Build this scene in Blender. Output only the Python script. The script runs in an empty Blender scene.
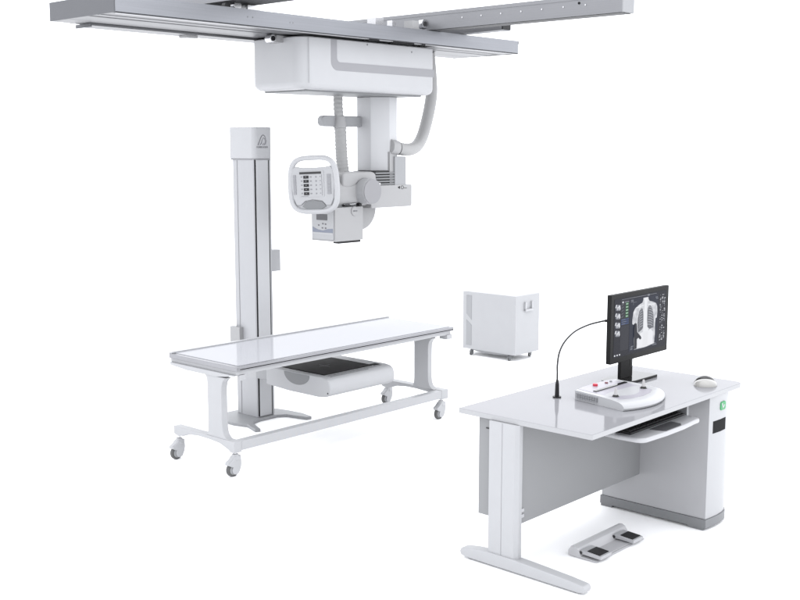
import bpy, bmesh, math
from math import radians, sin, cos, pi
from mathutils import Vector, Matrix

scene = bpy.context.scene
COL = scene.collection

# ------------------------------------------------------------------ camera
YAW = 0.7401
PITCH = math.atan((300 - 147.16) / 1101.56)
cam_d = bpy.data.cameras.new("camera")
cam = bpy.data.objects.new("camera", cam_d)
COL.objects.link(cam)
cam.location = (0, 0, 2.02)
fwd = Vector((cos(YAW) * cos(PITCH), sin(YAW) * cos(PITCH), -sin(PITCH)))
cam.rotation_euler = fwd.to_track_quat('-Z', 'Y').to_euler()
cam_d.sensor_width = 36.0
cam_d.lens = 36.0 * 1101.56 / 800.0
cam_d.clip_start = 0.05
cam_d.clip_end = 500
scene.camera = cam

# ------------------------------------------------------------------ world: plain white studio
world = bpy.data.worlds.new("World")
scene.world = world
world.use_nodes = True
bg = world.node_tree.nodes["Background"]
bg.inputs["Color"].default_value = (0.975, 0.99, 1.03, 1)
bg.inputs["Strength"].default_value = 2.33

# ------------------------------------------------------------------ added fill lights, out of view
def area(name, loc, target, size, size_y, power, color=(1, 1, 1)):
    d = bpy.data.lights.new(name, 'AREA')
    d.shape = 'RECTANGLE'
    d.size = size
    d.size_y = size_y
    d.energy = power
    d.color = color
    o = bpy.data.objects.new(name, d)
    COL.objects.link(o)
    o.location = loc
    v = Vector(target) - Vector(loc)
    o.rotation_euler = v.to_track_quat('-Z', 'Y').to_euler()
    return o
area("fill_light_overhead", (5.0, 3.8, 7.0), (5.2, 4.2, 0), 8, 8, 190, (1.0, 0.995, 0.98))  # added overhead fill, lifts the floor toward even white
area("fill_light_right", (7.5, -4.5, 3.2), (5.6, 4.5, 1.2), 5, 4, 20, (0.97, 0.985, 1.0))  # added side fill, gives a slight gradient from the right

scene.view_settings.view_transform = 'Standard'
scene.view_settings.look = 'None'
scene.view_settings.exposure = 0.0
scene.view_settings.gamma = 1.0

# ------------------------------------------------------------------ materials
def principled(name):
    m = bpy.data.materials.new(name)
    m.use_nodes = True
    return m, m.node_tree, m.node_tree.nodes["Principled BSDF"]

def paint(name, col, rough=0.4, spec=0.5, var=0.03, scale=9.0, bump=0.0, bscale=420.0, metal=0.0, coat=0.0):
    """painted or moulded surface with slight unevenness of tone and gloss"""
    m, nt, b = principled(name)
    n = nt.nodes
    tc = n.new("ShaderNodeTexCoord")
    nz = n.new("ShaderNodeTexNoise")
    nz.inputs["Scale"].default_value = scale
    nz.inputs["Detail"].default_value = 4
    nt.links.new(tc.outputs["Object"], nz.inputs["Vector"])
    mx = n.new("ShaderNodeMix")
    mx.data_type = 'RGBA'
    mx.inputs[6].default_value = (*[max(0, c * (1 - var)) for c in col], 1)
    mx.inputs[7].default_value = (*[min(1, c * (1 + var)) for c in col], 1)
    nt.links.new(nz.outputs["Fac"], mx.inputs[0])
    nt.links.new(mx.outputs[2], b.inputs["Base Color"])
    mr = n.new("ShaderNodeMapRange")
    mr.inputs["To Min"].default_value = max(0.02, rough - 0.06)
    mr.inputs["To Max"].default_value = rough + 0.06
    nt.links.new(nz.outputs["Fac"], mr.inputs["Value"])
    nt.links.new(mr.outputs["Result"], b.inputs["Roughness"])
    b.inputs["Specular IOR Level"].default_value = spec
    b.inputs["Metallic"].default_value = metal
    if coat:
        b.inputs["Coat Weight"].default_value = coat
        b.inputs["Coat Roughness"].default_value = 0.05
    if bump:
        n2 = n.new("ShaderNodeTexNoise")
        n2.inputs["Scale"].default_value = bscale
        nt.links.new(tc.outputs["Object"], n2.inputs["Vector"])
        bp = n.new("ShaderNodeBump")
        bp.inputs["Strength"].default_value = bump
        bp.inputs["Distance"].default_value = 0.001
        nt.links.new(n2.outputs["Fac"], bp.inputs["Height"])
        nt.links.new(bp.outputs["Normal"], b.inputs["Normal"])
    return m

def brushed(name, col, axis=0, rough=0.36, metal=0.75, amp=0.20):
    """extruded aluminium: fine streaks along one axis"""
    m, nt, b = principled(name)
    n = nt.nodes
    tc = n.new("ShaderNodeTexCoord")
    mp = n.new("ShaderNodeMapping")
    s = [160.0, 160.0, 160.0]
    s[axis] = 1.2
    mp.inputs["Scale"].default_value = s
    nt.links.new(tc.outputs["Object"], mp.inputs["Vector"])
    nz = n.new("ShaderNodeTexNoise")
    nz.inputs["Scale"].default_value = 1.0
    nz.inputs["Detail"].default_value = 3
    nt.links.new(mp.outputs["Vector"], nz.inputs["Vector"])
    n2 = n.new("ShaderNodeTexNoise")
    n2.inputs["Scale"].default_value = 1.6
    nt.links.new(tc.outputs["Object"], n2.inputs["Vector"])
    ad = n.new("ShaderNodeMath")
    ad.operation = 'ADD'
    nt.links.new(nz.outputs["Fac"], ad.inputs[0])
    nt.links.new(n2.outputs["Fac"], ad.inputs[1])
    hf = n.new("ShaderNodeMath")
    hf.operation = 'MULTIPLY'
    hf.inputs[1].default_value = 0.5
    nt.links.new(ad.outputs[0], hf.inputs[0])
    mx = n.new("ShaderNodeMix")
    mx.data_type = 'RGBA'
    mx.inputs[6].default_value = (*[c * (1 - amp) for c in col], 1)
    mx.inputs[7].default_value = (*[min(1, c * (1 + amp)) for c in col], 1)
    nt.links.new(hf.outputs[0], mx.inputs[0])
    nt.links.new(mx.outputs[2], b.inputs["Base Color"])
    b.inputs["Metallic"].default_value = metal
    mr = n.new("ShaderNodeMapRange")
    mr.inputs["To Min"].default_value = rough - 0.08
    mr.inputs["To Max"].default_value = rough + 0.1
    nt.links.new(nz.outputs["Fac"], mr.inputs["Value"])
    nt.links.new(mr.outputs["Result"], b.inputs["Roughness"])
    return m

def glow(name, col, strength=1.0):
    m, nt, b = principled(name)
    b.inputs["Base Color"].default_value = (0.01, 0.01, 0.012, 1)
    b.inputs["Roughness"].default_value = 0.25
    b.inputs["Specular IOR Level"].default_value = 0.05
    b.inputs["Emission Color"].default_value = (*col, 1)
    b.inputs["Emission Strength"].default_value = strength
    return m

def film(name):
    """soft bright tissue of the radiograph on the lit screen, a little mottled"""
    m = glow(name, (0.6, 0.62, 0.66), 1.0)
    nt = m.node_tree
    n = nt.nodes
    b = n["Principled BSDF"]
    tc = n.new("ShaderNodeTexCoord")
    nz = n.new("ShaderNodeTexNoise")
    nz.inputs["Scale"].default_value = 30
    nz.inputs["Detail"].default_value = 5
    nt.links.new(tc.outputs["Object"], nz.inputs["Vector"])
    cr = n.new("ShaderNodeValToRGB")
    cr.color_ramp.elements[0].position = 0.3
    cr.color_ramp.elements[0].color = (0.42, 0.43, 0.46, 1)
    cr.color_ramp.elements[1].position = 0.7
    cr.color_ramp.elements[1].color = (0.78, 0.79, 0.82, 1)
    nt.links.new(nz.outputs["Fac"], cr.inputs["Fac"])
    nt.links.new(cr.outputs["Color"], b.inputs["Emission Color"])
    return m

W = dict(
    white=paint("white_powder_coat", (0.310, 0.313, 0.322), 0.42, 0.4, bump=0.04),
    bright=paint("bright_white_paint", (0.335, 0.338, 0.348), 0.35, 0.45, bump=0.03),
    warm=paint("warm_white_plastic", (0.264, 0.264, 0.267), 0.45, 0.4, bump=0.03),
    hose=paint("grey_white_hose_plastic", (0.266, 0.266, 0.266), 0.5, 0.35),
    grey=paint("light_grey_paint", (0.234, 0.238, 0.246), 0.45, 0.4, bump=0.03),
    mid=paint("mid_grey_paint", (0.150, 0.154, 0.159), 0.5, 0.35),
    inlay=paint("lavender_grey_trim", (0.212, 0.213, 0.224), 0.45, 0.35),
    dark=paint("dark_grey_plastic", (0.032, 0.032, 0.033), 0.5, 0.25),
    black=paint("black_plastic", (0.011, 0.011, 0.012), 0.38, 0.22, var=0.15),
    gap=paint("black_rubber_seal", (0.009, 0.009, 0.010), 0.7, 0.1),
    gloss_black=paint("gloss_black_plastic", (0.005, 0.005, 0.005), 0.12, 0.35),
    bezel=paint("black_monitor_bezel", (0.009, 0.009, 0.009), 0.45, 0.10),
    desk=paint("white_lacquered_board", (0.211, 0.212, 0.223), 0.08, 0.06, var=0.008),
    deskedge=paint("white_edge_band", (0.288, 0.290, 0.298), 0.35, 0.4),
    panel=paint("grey_white_board", (0.194, 0.197, 0.201), 0.5, 0.3),
    glass=paint("white_table_laminate", (0.351, 0.355, 0.374), 0.07, 0.012, var=0.008),
    alu=brushed("brushed_aluminium_long", (0.221, 0.227, 0.243), 0),
    alu_y=brushed("brushed_aluminium_cross", (0.201, 0.203, 0.212), 1),
    alu_rim=brushed("anodised_rim", (0.234, 0.234, 0.246), 0, 0.3),
    alu_z=paint("satin_column_enamel", (0.306, 0.309, 0.320), 0.38, 0.4),
    endcap=paint("grey_end_plate", (0.074, 0.076, 0.083), 0.5, 0.4),
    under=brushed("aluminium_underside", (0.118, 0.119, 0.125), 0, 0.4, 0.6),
    underdark=paint("dark_rail_channel", (0.045, 0.045, 0.047), 0.6, 0.3),
    steel=paint("polished_steel", (0.495, 0.495, 0.504), 0.22, 0.5, metal=0.95),
    tyre=paint("grey_rubber_tyre", (0.073, 0.073, 0.073), 0.6, 0.3),
    green=paint("green_sticker", (0.028, 0.223, 0.078), 0.4, 0.4),
    red=paint("red_button", (0.401, 0.017, 0.039), 0.3, 0.5),
    maroon=paint("dark_red_button", (0.108, 0.018, 0.027), 0.3, 0.5),
    lav=paint("lavender_panel_film", (0.274, 0.265, 0.296), 0.35, 0.4),
    pearl=paint("pearl_white_shell", (0.279, 0.274, 0.262), 0.12, 0.5),
    clear=paint("frosted_clear_stalk", (0.324, 0.318, 0.318), 0.15, 0.5),
    pedgrey=paint("foot_pedal_plastic", (0.400, 0.400, 0.410), 0.45, 0.3),
    cover=paint("white_enamel_cover", (0.401, 0.405, 0.416), 0.4, 0.4),
    disc=paint("grey_disc_plastic", (0.207, 0.207, 0.216), 0.45, 0.3),
    pedside=paint("pedestal_side_board", (0.304, 0.305, 0.314), 0.5, 0.3),
    grid=paint("black_bucky_cover", (0.013, 0.012, 0.012), 0.6, 0.06, var=0.25, scale=14),
    mark=paint("faint_grey_marking", (0.090, 0.090, 0.090), 0.5, 0.3),
    print_grey=paint("grey_print", (0.112, 0.112, 0.120), 0.5, 0.3),
    print_pale=paint("pale_grey_print", (0.184, 0.184, 0.195), 0.5, 0.3),
    bluegrey=paint("blue_grey_trim", (0.150, 0.165, 0.206), 0.4, 0.4),
    lcd=paint("grey_lcd_window", (0.064, 0.064, 0.069), 0.3, 0.4),
    film_white=paint("white_panel_film", (0.307, 0.310, 0.318), 0.35, 0.4),
    s_bg=glow("screen_near_black", (0.006, 0.007, 0.012)),
    s_view=glow("screen_dark_blue", (0.010, 0.014, 0.028)),
    s_panel=glow("screen_dark_grey", (0.022, 0.023, 0.03)),
    s_white=glow("screen_white", (0.72, 0.74, 0.78)),
    s_grey=glow("screen_grey", (0.22, 0.23, 0.26)),
    s_green=glow("screen_green", (0.03, 0.22, 0.05)),
    s_blue=glow("screen_blue", (0.03, 0.06, 0.16)),
    s_tissue=film("screen_radiograph_tissue"),
    s_bone=glow("screen_radiograph_bone", (0.80, 0.81, 0.84)),
    s_lung=glow("screen_radiograph_lung", (0.13, 0.135, 0.15)),
    s_rib=glow("screen_radiograph_rib", (0.36, 0.37, 0.40)),
    s_dark=glow("screen_radiograph_dark", (0.012, 0.013, 0.018)),
    floor=paint("white_studio_floor", (0.98, 0.98, 0.98), 0.9, 0.1, var=0.003),
)

# ------------------------------------------------------------------ mesh builder
class MB:
    def __init__(self):
        self.bm = bmesh.new()
        self.slots = []
        self.cur = 0

    def use(self, key):
        if key not in self.slots:
            self.slots.append(key)
        self.cur = self.slots.index(key)
        return self

    def _fin(self, faces):
        for f in faces:
            f.material_index = self.cur
            f.smooth = True

    def _bevel(self, geom_faces, w, seg=3, ang=30):
        edges = set()
        for f in geom_faces:
            for e in f.edges:
                if len(e.link_faces) == 2 and e.calc_face_angle(0) > radians(ang):
                    edges.add(e)
        before = set(self.bm.faces)
        if w > 0 and edges:
            bmesh.ops.bevel(self.bm, geom=list(edges), offset=w, segments=seg, profile=0.5,
                            affect='EDGES', clamp_overlap=True)
            self._fin([f for f in self.bm.faces if f not in before])

    def box(self, x0, x1, y0, y1, z0, z1, bevel=0.0, seg=3):
        bm = self.bm
        v = [bm.verts.new((x, y, z)) for z in (z0, z1) for x, y in ((x0, y0), (x1, y0), (x1, y1), (x0, y1))]
        fs = [bm.faces.new([v[i] for i in q]) for q in
              ((3, 2, 1, 0), (4, 5, 6, 7), (0, 1, 5, 4), (1, 2, 6, 5), (2, 3, 7, 6), (3, 0, 4, 7))]
        self._fin(fs)
        self._bevel(fs, bevel, seg)
        return self

    def prism(self, pts, axis, a, b, bevel=0.0, seg=3, ang=30):
        """pts: 2-D outline; axis 'x': (y,z), 'y': (x,z), 'z': (x,y)"""
        bm = self.bm

        def mk(p, t):
            return {'x': (t, p[0], p[1]), 'y': (p[0], t, p[1]), 'z': (p[0], p[1], t)}[axis]
        A = [bm.verts.new(mk(p, a)) for p in pts]
        B = [bm.verts.new(mk(p, b)) for p in pts]
        n = len(pts)
        fs = [bm.faces.new(A), bm.faces.new(B)]
        for i in range(n):
            j = (i + 1) % n
            fs.append(bm.faces.new((A[i], A[j], B[j], B[i])))
        bmesh.ops.recalc_face_normals(bm, faces=fs)
        self._fin(fs)
        self._bevel(fs, bevel, seg, ang)
        return self

    def loft(self, rings, cap=True, closed=True):
        bm = self.bm
        R = [[bm.verts.new(p) for p in r] for r in rings]
        fs = []
        n = len(R[0])
        for a, b in zip(R[:-1], R[1:]):
            for i in range(n if closed else n - 1):
                j = (i + 1) % n
                fs.append(bm.faces.new((a[i], a[j], b[j], b[i])))
        if cap:
            fs.append(bm.faces.new(R[0]))
            fs.append(bm.faces.new(R[-1]))
        bmesh.ops.recalc_face_normals(bm, faces=fs)
        self._fin(fs)
        return self

    def tube(self, path, r, seg=16, closed=False):
        """r: number or one radius per point"""
        P = [Vector(p) for p in path]
        n = len(P)
        rr = [r] * n if not hasattr(r, '__len__') else r
        rings = []
        up = None
        for i, p in enumerate(P):
            if closed:
                d = P[(i + 1) % n] - P[i - 1]
            else:
                d = P[min(i + 1, n - 1)] - P[max(i - 1, 0)]
            d.normalize()
            if up is None:
                up = Vector((0, 0, 1)) if abs(d.z) < 0.9 else Vector((1, 0, 0))
            s = d.cross(up).normalized()
            up = s.cross(d).normalized()
            rings.append([p + (s * cos(2 * pi * k / seg) + up * sin(2 * pi * k / seg)) * rr[i] for k in range(seg)])
        if closed:
            rings.append(rings[0])
        self.loft(rings, cap=not closed)
        if closed:
            bmesh.ops.remove_doubles(self.bm, verts=self.bm.verts[:], dist=1e-6)
        return self

    def cyl(self, p0, p1, r0, r1=None, seg=24, bevel=0.0):
        r1 = r0 if r1 is None else r1
        p0, p1 = Vector(p0), Vector(p1)
        d = (p1 - p0).normalized()
        up = Vector((0, 0, 1)) if abs(d.z) < 0.9 else Vector((1, 0, 0))
        s = d.cross(up).normalized()
        u = s.cross(d)

        def ring(p, r):
            return [p + (s * cos(2 * pi * k / seg) + u * sin(2 * pi * k / seg)) * r for k in range(seg)]
        if bevel > 0:
            L = (p1 - p0).length
            self.loft([ring(p0, r0 - bevel), ring(p0 + d * bevel * .3, r0 - bevel * .3), ring(p0 + d * bevel, r0),
                       ring(p0 + d * (L - bevel), r1), ring(p0 + d * (L - bevel * .3), r1 - bevel * .3), ring(p1, r1 - bevel)])
        else:
            self.loft([ring(p0, r0), ring(p1, r1)])
        return self

    def dome(self, c, rx, ry, rz, seg=24, rings=8, a0=0.0):
        rs = []
        for i in range(rings):
            a = a0 + (pi / 2 - a0) * i / rings
            rs.append([Vector((c[0] + rx * cos(a) * cos(2 * pi * k / seg), c[1] + ry * cos(a) * sin(2 * pi * k / seg), c[2] + rz * sin(a))) for k in range(seg)])
        rs.append([Vector((c[0] + rx * .02 * cos(2 * pi * k / seg), c[1] + ry * .02 * sin(2 * pi * k / seg), c[2] + rz)) for k in range(seg)])
        return self.loft(rs)

    def xform(self, M):
        bmesh.ops.transform(self.bm, matrix=M, verts=self.bm.verts[:])
        return self

    def build(self, name, parent=None, mat=None, loc=None, angle=35):
        """coordinates are world coordinates; stored relative to loc (or to the parent's origin)"""
        if mat:
            self.slots = [mat]
            for f in self.bm.faces:
                f.material_index = 0
        off = Vector(loc) if loc is not None else (world_loc(parent) if parent else Vector((0, 0, 0)))
        bmesh.ops.translate(self.bm, vec=-off, verts=self.bm.verts[:])
        me = bpy.data.meshes.new(name)
        self.bm.normal_update()
        self.bm.to_mesh(me)
        self.bm.free()
        me.set_sharp_from_angle(angle=radians(angle))
        for k in self.slots:
            me.materials.append(W[k])
        o = bpy.data.objects.new(name, me)
        COL.objects.link(o)
        wn = o.modifiers.new("weighted_normals", 'WEIGHTED_NORMAL')
        wn.keep_sharp = True
        if parent:
            o.parent = parent
            o.location = off - world_loc(parent)
        else:
            o.location = off
        return o

def mb(key="white"):
    return MB().use(key)

def world_loc(o):
    v = Vector((0, 0, 0))
    while o is not None:
        v += o.location
        o = o.parent
    return v

def tag(o, label, cat, group=None):
    o["label"] = label
    o["category"] = cat
    if group:
        o["group"] = group
    return o

def thing(name, label, cat, loc, group=None):
    o = bpy.data.objects.new(name, None)
    o.empty_display_size = 0.1
    COL.objects.link(o)
    o.location = loc
    return tag(o, label, cat, group)

def copy_tree(o, parent, loc):
    c = o.copy()
    COL.objects.link(c)
    c.parent = parent
    if loc is not None:
        c.location = loc
    for ch in list(o.children):
        copy_tree(ch, c, None)
    return c

def arc(cx, cy, r, a0, a1, n=8):
    return [(cx + r * cos(radians(a0 + (a1 - a0) * i / n)), cy + r * sin(radians(a0 + (a1 - a0) * i / n))) for i in range(n + 1)]

def rrect(x0, x1, y0, y1, r, n=6):
    if not hasattr(r, '__len__'):
        r = [r] * 4
    return (arc(x0 + r[0], y0 + r[0], r[0], 180, 270, n) + arc(x1 - r[1], y0 + r[1], r[1], 270, 360, n) +
            arc(x1 - r[2], y1 - r[2], r[2], 0, 90, n) + arc(x0 + r[3], y1 - r[3], r[3], 90, 180, n))

def smooth_path(P, n=8):
    """Catmull-Rom through the points"""
    P = [Vector(p) for p in P]
    Q = [P[0] * 2 - P[1]] + P + [P[-1] * 2 - P[-2]]
    out = []
    for i in range(1, len(Q) - 2):
        a, b, c, d = Q[i - 1:i + 3]
        for k in range(n):
            t = k / n
            out.append(0.5 * ((2 * b) + (c - a) * t + (2 * a - 5 * b + 4 * c - d) * t * t + (3 * b - a - 3 * c + d) * t ** 3))
    out.append(P[-1])
    return out

def ribbed(P, r, amp, n=6):
    """radius list giving a corrugated hose along a smooth path"""
    return [r + (amp if (i // 2) % 2 else -amp) for i in range(len(P))]

# ------------------------------------------------------------------ floor
fl = mb("floor")
v = [fl.bm.verts.new(p) for p in ((-60, -60, 0), (60, -60, 0), (60, 60, 0), (-60, 60, 0))]
fl._fin([fl.bm.faces.new(v)])
fo = fl.build("floor")
fo["kind"] = "structure"

# ================================================================== ceiling rails
def ceiling_rail(label, x0, x1, y0, y1, z0, z1, tilt, web_key):
    t = thing("ceiling_rail", label, "rail", (x0, y0, z0), "fixed ceiling rails above the bridge")
    w = x1 - x0
    zz = z1 - z0
    L = y1 - y0
    # open channel section, extruded along y
    sec = [(0, 0), (w, 0), (w, zz), (w - .012, zz), (w - .012, .012), (.012, .012), (.012, zz), (0, zz)]
    m = mb("alu_y").prism(sec, 'y', 0, L)
    m.use("alu_y").box(-.004, -.0005, .004, L - .004, zz * .80, zz - .004)
    return t, m, w, zz, L

t, m, w, zz, L = ceiling_rail("long grey ceiling rail on the right, its side dotted with bolt heads", 6.17, 6.30, 3.75, 7.2, 2.860, 2.985, 0, "alu_y")
m.xform(Matrix.Translation(Vector((6.17, 3.75, 2.860))))
m.build("channel", t)
for k in range(7):
    y = 4.02 + k * .17
    mb("steel").cyl((6.1655, y, 2.925), (6.1695, y, 2.925), .0055, seg=10).build("bolt", t)
mb("gap").cyl((6.1655, 4.07, 2.94), (6.1695, 4.07, 2.94), .008, seg=10).build("plug", t)
mb("grey").box(6.169, 6.301, 3.742, 3.7495, 2.862, 2.982, .002).build("end_plate", t)
mb("underdark").box(6.18, 6.29, 3.76, 7.19, 2.857, 2.8595).build("slot_liner", t)

t, m, w, zz, L = ceiling_rail("dark ceiling rail at the top left whose end runs out of the picture", 4.36, 4.62, 3.9, 7.2, 2.90, 2.985, 0, "endcap")
m.xform(Matrix.Translation(Vector((4.36, 3.9, 2.90))))
m.build("channel", t)
mb("underdark").box(4.37, 4.61, 3.91, 7.19, 2.896, 2.8995).build("slot_liner", t)

t = thing("cable_duct", "slim grey cable duct with black end plug above the bridge beam", "duct", (6.5, 4.90, 2.856))
mb("alu_y").box(6.50, 6.60, 4.944, 7.0, 2.857, 2.905, .004).build("duct", t)
mb("black").box(6.503, 6.597, 4.935, 4.9438, 2.862, 2.90, .002).build("end_plug", t)

# ================================================================== travelling bridge
br = thing("bridge_beam", "long silver travelling bridge hung across under the ceiling rails", "bridge", (3.515, 5.66, 2.75))
X0, X1, Y0, Y1 = 3.519, 7.217, 5.3245, 5.99
prof = [(Y0, 2.852), (Y0, 2.754), (Y0 + .004, 2.75), (Y0 + .024, 2.75), (Y0 + .027, 2.754),
        (5.47, 2.754), (5.474, 2.7505), (5.50, 2.7505), (5.504, 2.757), (5.60, 2.757), (5.604, 2.753),
        (5.80, 2.753), (5.804, 2.7515), (Y1, 2.7515), (Y1, 2.852)]
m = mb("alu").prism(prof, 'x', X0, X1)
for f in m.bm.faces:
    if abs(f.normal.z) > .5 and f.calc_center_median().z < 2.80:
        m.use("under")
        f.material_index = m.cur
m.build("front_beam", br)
mb("bright").box(X0 + .002, X1 - .002, Y0 + .0005, Y0 + .016, 2.7475, 2.7497, .0008, 1).build("edge_highlight", br)  # white strip painting in the highlight along the beam's lower edge
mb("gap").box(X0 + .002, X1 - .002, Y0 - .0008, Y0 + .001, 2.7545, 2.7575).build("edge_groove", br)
mb("endcap").box(3.511, 3.5186, Y0 + .001, Y1, 2.752, 2.858, .003).build("end_plate", br)
mb("black").box(7.2175, 7.221, Y0 + .002, Y0 + .04, 2.752, 2.85).box(7.2175, 7.225, Y0, Y0 + .03, 2.826, 2.85).build("end_plug", br)
mb("under").box(3.716, 6.25, 5.875, 6.035, 2.737, 2.7495, .002).build("rear_beam", br)
mb("endcap").box(3.709, 3.7155, 5.872, 6.038, 2.728, 2.7495, .001).build("end_plate", br)
mb("endcap").box(7.2172, 7.2205, Y0 + .045, Y1, 2.7505, 2.85).build("end_plate", br)
mb("warm").box(4.44, 4.53, 5.92, 6.00, 2.722, 2.7365, .004).build("stop_block", br)
# running gear above the bridge
for xx, yy, s in ((6.16, 5.40, 1.0), (6.30, 5.40, .8)):
    m = mb("steel").cyl((xx, yy - .02, 2.905), (xx, yy + .025, 2.905), .034 * s, bevel=.005)
    m.use("dark").cyl((xx, yy - .024, 2.905), (xx, yy - .0205, 2.905), .017 * s)
    m.build("roller", br)
mb("warm").box(6.00, 6.07, 5.36, 5.44, 2.853, 2.915, .004).build("roller_bracket", br)
mb("steel").box(5.62, 5.70, 5.36, 5.44, 2.853, 2.905, .004).box(5.80, 5.84, 5.37, 5.42, 2.853, 2.90, .003).build("roller_bracket", br)
m = mb("steel").cyl((4.46, 5.42, 2.885), (4.46, 5.46, 2.885), .03, bevel=.004).box(4.52, 4.62, 5.40, 5.48, 2.853, 2.89, .004)
m.use("dark").cyl((4.38, 5.42, 2.875), (4.38, 5.45, 2.875), .022)
m.build("roller", br)
for xx, z in ((4.455, 2.806), (4.495, 2.806), (4.80, 2.80), (4.825, 2.80)):
    mb("mid").cyl((xx, Y0 - .0012, z), (xx, Y0 + .001, z), .0045, seg=8).build("bolt", br)

# ================================================================== tube suspension
ts = thing("tube_suspension", "white ceiling suspended X-ray tube carriage with telescopic column and control panel", "X-ray machine", (6.05, 5.72, 2.745))
# trolley pieces between the bridge and the housing
m = mb("warm").box(4.93, 5.03, 5.60, 5.70, 2.705, 2.7495, .004)
m.use("steel").cyl((4.885, 5.585, 2.725), (4.885, 5.64, 2.725), .028, bevel=.004)
m.use("gap").cyl((4.885, 5.58, 2.725), (4.885, 5.5848, 2.725), .016)
m.build("trolley", ts)
mb("grey").box(5.06, 6.26, 5.48, 5.88, 2.742, 2.7495).build("mounting_plate", ts)
for a, b in ((5.52, 5.62), (5.76, 5.98), (6.06, 6.1)):
    mb("gap").box(a, b, 5.3235, 5.36, 2.7405, 2.7495).build("bumper_strip", ts)
# housing
plan = rrect(4.985, 6.31, 5.42, 5.93, [.10, .03, .05, .05], 8)
m = MB().use("bright")
zr = [(2.398, .045), (2.402, .028), (2.412, .012), (2.43, .002), (2.45, 0.0), (2.735, 0.0), (2.741, .006)]
def inset(pts, d):
    cx, cy = (4.985 + 6.31) / 2, (5.42 + 5.93) / 2
    sx = 1 - d / (1.325 / 2)
    sy = 1 - d / (.51 / 2)
    return [(cx + (x - cx) * sx, cy + (y - cy) * sy) for x, y in pts]
m.loft([[(x, y, z) for x, y in inset(plan, d)] for z, d in zr])
hs = m.build("housing", ts)
mb("mid").box(5.06, 6.22, 5.47, 5.88, 2.388, 2.3985).build("base_tray", hs)
# grey L-shaped trim on the front, set 1.5 mm proud
o_out = [(5.250, 2.735), (5.250, 2.60)] + arc(5.310, 2.592, .060, 180, 270, 8)[1:] + [(6.308, 2.532)]
o_in = [(6.308, 2.588), (5.335, 2.588)] + arc(5.335, 2.618, .030, 270, 180, 6)[1:] + [(5.305, 2.735)]
mb("inlay").prism(o_out + o_in, 'y', 5.4185, 5.4215).build("trim_strip", hs)
mb("grey").box(5.045, 5.048, 5.4185, 5.4205, 2.44, 2.738).build("panel_seam", hs)
for xx, z in ((5.60, 2.722), (6.06, 2.70)):
    mb("mid").cyl((xx, 5.418, z), (xx, 5.421, z), .006, seg=10).build("screw", hs)
# telescopic column
oct_ = [(5.93, 5.85), (5.93, 5.71), (6.03, 5.61), (6.11, 5.61), (6.21, 5.71), (6.21, 5.85), (6.11, 5.92), (6.0, 5.92)]
mb("cover").prism(oct_, 'z', 1.846, 2.3875, .006, 2).build("telescopic_column", ts)
m = mb("mid")
for k in range(5):
    z = 1.745 + k * .02
    m.box(5.86, 6.10, 5.59, 5.86, z, z + .011, .003)
m.use("dark").box(5.88, 6.08, 5.61, 5.84, 1.74, 1.846)
m.build("bellows", ts)
# rear plate and hose fitting
mb("grey").prism(rrect(6.06, 6.185, 1.72, 1.952, [.004, .004, .012, .004], 4), 'y', 5.585, 5.66, .003).build("cover_plate", ts)
m = mb("warm").box(6.02, 6.095, 5.60, 5.70, 1.72, 1.985, .012)
m.build("hose_post", ts)
# right hose
P = smooth_path([(6.06, 5.62, 2.022), (6.17, 5.62, 2.006), (6.28, 5.635, 2.003), (6.40, 5.67, 2.030), (6.51, 5.71, 2.105), (6.60, 5.745, 2.22),
                 (6.65, 5.755, 2.34), (6.675, 5.76, 2.45), (6.665, 5.76, 2.58), (6.64, 5.76, 2.745)], 8)
hz = mb("hose").tube(P, .047, 20).build("hose", ts)
m = mb("warm").cyl((6.035, 5.62, 2.024), (6.115, 5.62, 2.014), .056, bevel=.006)
m.use("dark").cyl((6.115, 5.62, 2.014), (6.122, 5.62, 2.0135), .0535)
m.build("hose_collar", hz)
# left corrugated hose with its bracket
P = smooth_path([(5.684, 5.80, 2.41), (5.686, 5.80, 2.30), (5.70, 5.80, 2.20), (5.708, 5.80, 2.10), (5.708, 5.795, 2.0), (5.700, 5.78, 1.92), (5.695, 5.76, 1.83)], 14)
rr = []
for i, p in enumerate(P):
    base = .034 if p.z > 2.2 else .043
    rr.append(base + (.0016 if (i // 2) % 2 else -.0012))
hl = mb("hose").tube(P, rr, 20).build("corrugated_hose", ts)
mb("grey").prism(rrect(5.52, 5.95, 2.168, 2.246, .037, 6), 'y', 5.80, 5.85, .008).build("hose_bracket", ts)
mb("warm").cyl((5.702, 5.80, 2.160), (5.699, 5.80, 2.246), .050, .040, bevel=.006).build("hose_collar", hl)

# ---- tube head
mb("warm").prism(rrect(5.80, 6.245, 1.578, 1.742, [.006, .02, .01, .006], 5), 'y', 5.58, 5.84, .008).build("pivot_arm", ts)
lg = mb("gap").prism([(6.085, 1.722), (6.107, 1.733), (6.107, 1.711)], 'y', 5.578, 5.582).use("mark")
lg.tube([(6.135 + .014 * cos(2 * pi * k / 14), 5.579, 1.722 + .012 * sin(2 * pi * k / 14)) for k in range(14)], .0022, 6, True)
lg.box(6.155, 6.185, 5.5785, 5.582, 1.714, 1.719)
lg.build("pivot_arm_marking", ts)
m = mb("warm").prism([(5.49, 1.745), (5.49, 1.83), (5.52, 1.845), (5.80, 1.845), (5.835, 1.825), (5.84, 1.78), (5.82, 1.752), (5.78, 1.75),
                      (5.75, 1.78), (5.70, 1.79), (5.66, 1.78), (5.62, 1.75), (5.58, 1.735), (5.53, 1.735)], 'y', 5.56, 5.80, .018, 3, 20)
m.build("tube_cradle", ts)
tb = mb("warm").cyl((5.45, 5.66, 1.70), (5.82, 5.66, 1.70), .105, bevel=.02, seg=36).build("tube_housing", ts)
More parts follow.
